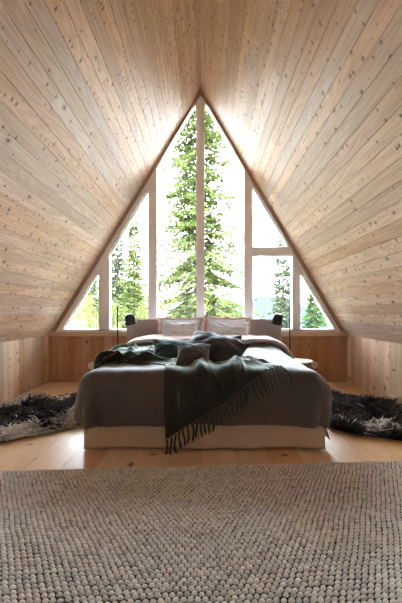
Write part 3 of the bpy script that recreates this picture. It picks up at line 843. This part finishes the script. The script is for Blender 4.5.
def bush(x, y, w, h, label, mat, seed, n=1500, ls=.055, group=None):
    rs = np.random.default_rng(seed); z0 = float(gh(x,y))-.05
    t = empty('shrub', (x,y,z0)); tag(t, label, 'shrub', group or 'shrubs outside the window')
    mb = MB()
    for k in range(7):
        a = rs.uniform(0,6.28); r = rs.uniform(.2,.8)*w/2
        mb.tube([(0,0,0),(math.cos(a)*r*.4,math.sin(a)*r*.4,h*.45),(math.cos(a)*r,math.sin(a)*r,h*rs.uniform(.7,.98))], [.018,.011,.004], 5)
    mb.build('stem', M['bark'], t, smooth=True)
    p = rs.normal(0,1,(n,3)); p /= np.linalg.norm(p,axis=1)[:,None]; p *= rs.uniform(.35,1,(n,1))**.6
    b = 1+.3*vnoise(p[:,0]*3+seed,p[:,1]*3+p[:,2]*2,seed)
    p = np.stack([p[:,0]*w/2*b,p[:,1]*w/2*b,h*.52+p[:,2]*h*.48*b],-1)
    d = rs.normal(0,1,(n,3)); d /= np.linalg.norm(d,axis=1)[:,None]
    s = np.cross(d, rs.normal(0,1,(n,3))); s /= np.linalg.norm(s,axis=1)[:,None]
    l = ls*rs.uniform(.6,1.5,(n,1))
    V_ = np.stack([p-d*l, p+s*l*.5, p+d*l, p-s*l*.5],1).reshape(-1,3)
    mesh('foliage', V_, np.arange(n*4).reshape(-1,4), mat, t)

def at(px, Y): return (px-204)/FPX*Y      # across the view at a given distance from the door side of the room
spruce(at(199,12.0), 12.0, 15.5, 2.35, 'tall bright green spruce standing right outside the centre panes', M['spruce'], 3, step=.25, per=8, dens=1.35, twig=.17, droop=.52, sparse=.10, bl=1.28)
spruce(at(134,23), 23, 8.0, 1.25, 'slim pointed spruce, right of the two in the left tall pane', M["spruce"], 11, step=.2, per=7, dens=.9, twig=.16, bl=1.7)
spruce(at(117.5,25), 25, 8.3, .95, 'slimmer grey green spruce, left of the two in the left tall pane', M['greytree'], 12, step=.22, per=8, dens=1.1, twig=.15, bl=1.7, sparse=.05)
spruce(at(90,24), 24, 4.2, .75, 'thin pale young spruce in the leftmost triangular pane', M['greytree'], 13, step=.22, per=8, dens=1.0, sparse=.08, bl=1.6)
spruce(at(283,18), 18, 7.6, .95, 'sparse thin spruce in the right casement and the triangle above it', M['greytree'], 14, step=.24, per=8, dens=1.2, sparse=.05, bl=1.6)
spruce(at(314.5,16), 16, 3.95, 1.0, 'small cone shaped fir in the rightmost triangular pane', M['fir'], 15, step=.16, per=8, dens=.9, bl=1.7)
spruce(at(228,19), 19, 3.7, 1.2, 'low bushy spruce behind the right side of the big spruce', M['fir'], 16, step=.2, per=6, dens=.6, bl=1.4)
bush(at(78,21), 21, 2.2, 1.7, 'yellow ochre shrub low in the leftmost triangular pane', M['ochre'], 21)
bush(at(96,17), 17, 1.4, 1.5, 'round green shrub beside the left slim mullion', M['leaf'], 22, n=1000)
bush(at(113,20.5), 20.5, 1.7, 1.8, 'leafy shrub behind the left floor lamp', M['leaf'], 23)
bush(at(145,19), 19, 1.6, 2.1, 'green shrub in the left tall pane beside the wide mullion', M['leaf'], 24)
bush(at(163,16), 16, 1.9, 2.0, 'yellow green shrub at the left foot of the big spruce', M['leaf'], 25)
bush(at(190,19.5), 19.5, 1.6, 2.1, 'yellow green shrub close left of the centre mullion', M['leaf'], 26)
bush(at(262,17), 17, 1.2, 2.7, 'pale twiggy shrub low in the right casement', M['greytree'], 27, n=700, ls=.05)
bush(at(303.5,15), 15, .8, 1.75, 'yellow green shrub beside the small fir', M['leaf'], 28, n=600)

# ----------------------------------------------------------------- daylight, camera
w = bpy.data.worlds.new('overcast'); SC.world = w; w.use_nodes = True
nt = w.node_tree; nt.nodes.clear(); g = NG(nt)
bg = g.n('Background'); wo = g.n('OutputWorld'); g.l(bg.outputs[0], wo.inputs[0])
tc = g.n('TexCoord'); sp = g.n('SeparateXYZ'); g.l(tc.outputs['Generated'], sp.inputs[0])
g.l(g.mix(g.ramp(sp.outputs[2], -.05, .9), (.86,.93,1.0), (.78,.885,1.0)), bg.inputs[0])
# overcast sky: zenith exaggerated over horizon, to lift rug and floor and dim ceiling
g.l(g.m('MULTIPLY', g.m('MULTIPLY_ADD', g.m('MAXIMUM', sp.outputs[2], 0.0), 2.3, .58), g.ramp(sp.outputs[2], -.10, -.03, .22, 1.0)), bg.inputs[1])

cam = bpy.data.cameras.new('camera'); co = bpy.data.objects.new('camera', cam); COL.objects.link(co)
co.location = (0, 0, 1.0); co.rotation_euler = (R(90), 0, 0)
cam.sensor_fit = 'HORIZONTAL'; cam.sensor_width = 36; cam.lens = FPX/402*36
cam.shift_x = -(204-201)/402; cam.shift_y = (312-301.5)/402
cam.clip_start = .05; cam.clip_end = 2000
SC.camera = co
vs = SC.view_settings; vs.view_transform = 'Standard'; vs.look = 'None'; vs.gamma = 1; vs.exposure = 5.15
cy = SC.cycles; cy.max_bounces = 14; cy.diffuse_bounces = 9; cy.glossy_bounces = 4; cy.transparent_max_bounces = 16
try: vs.use_curve_mapping = False
except Exception: pass
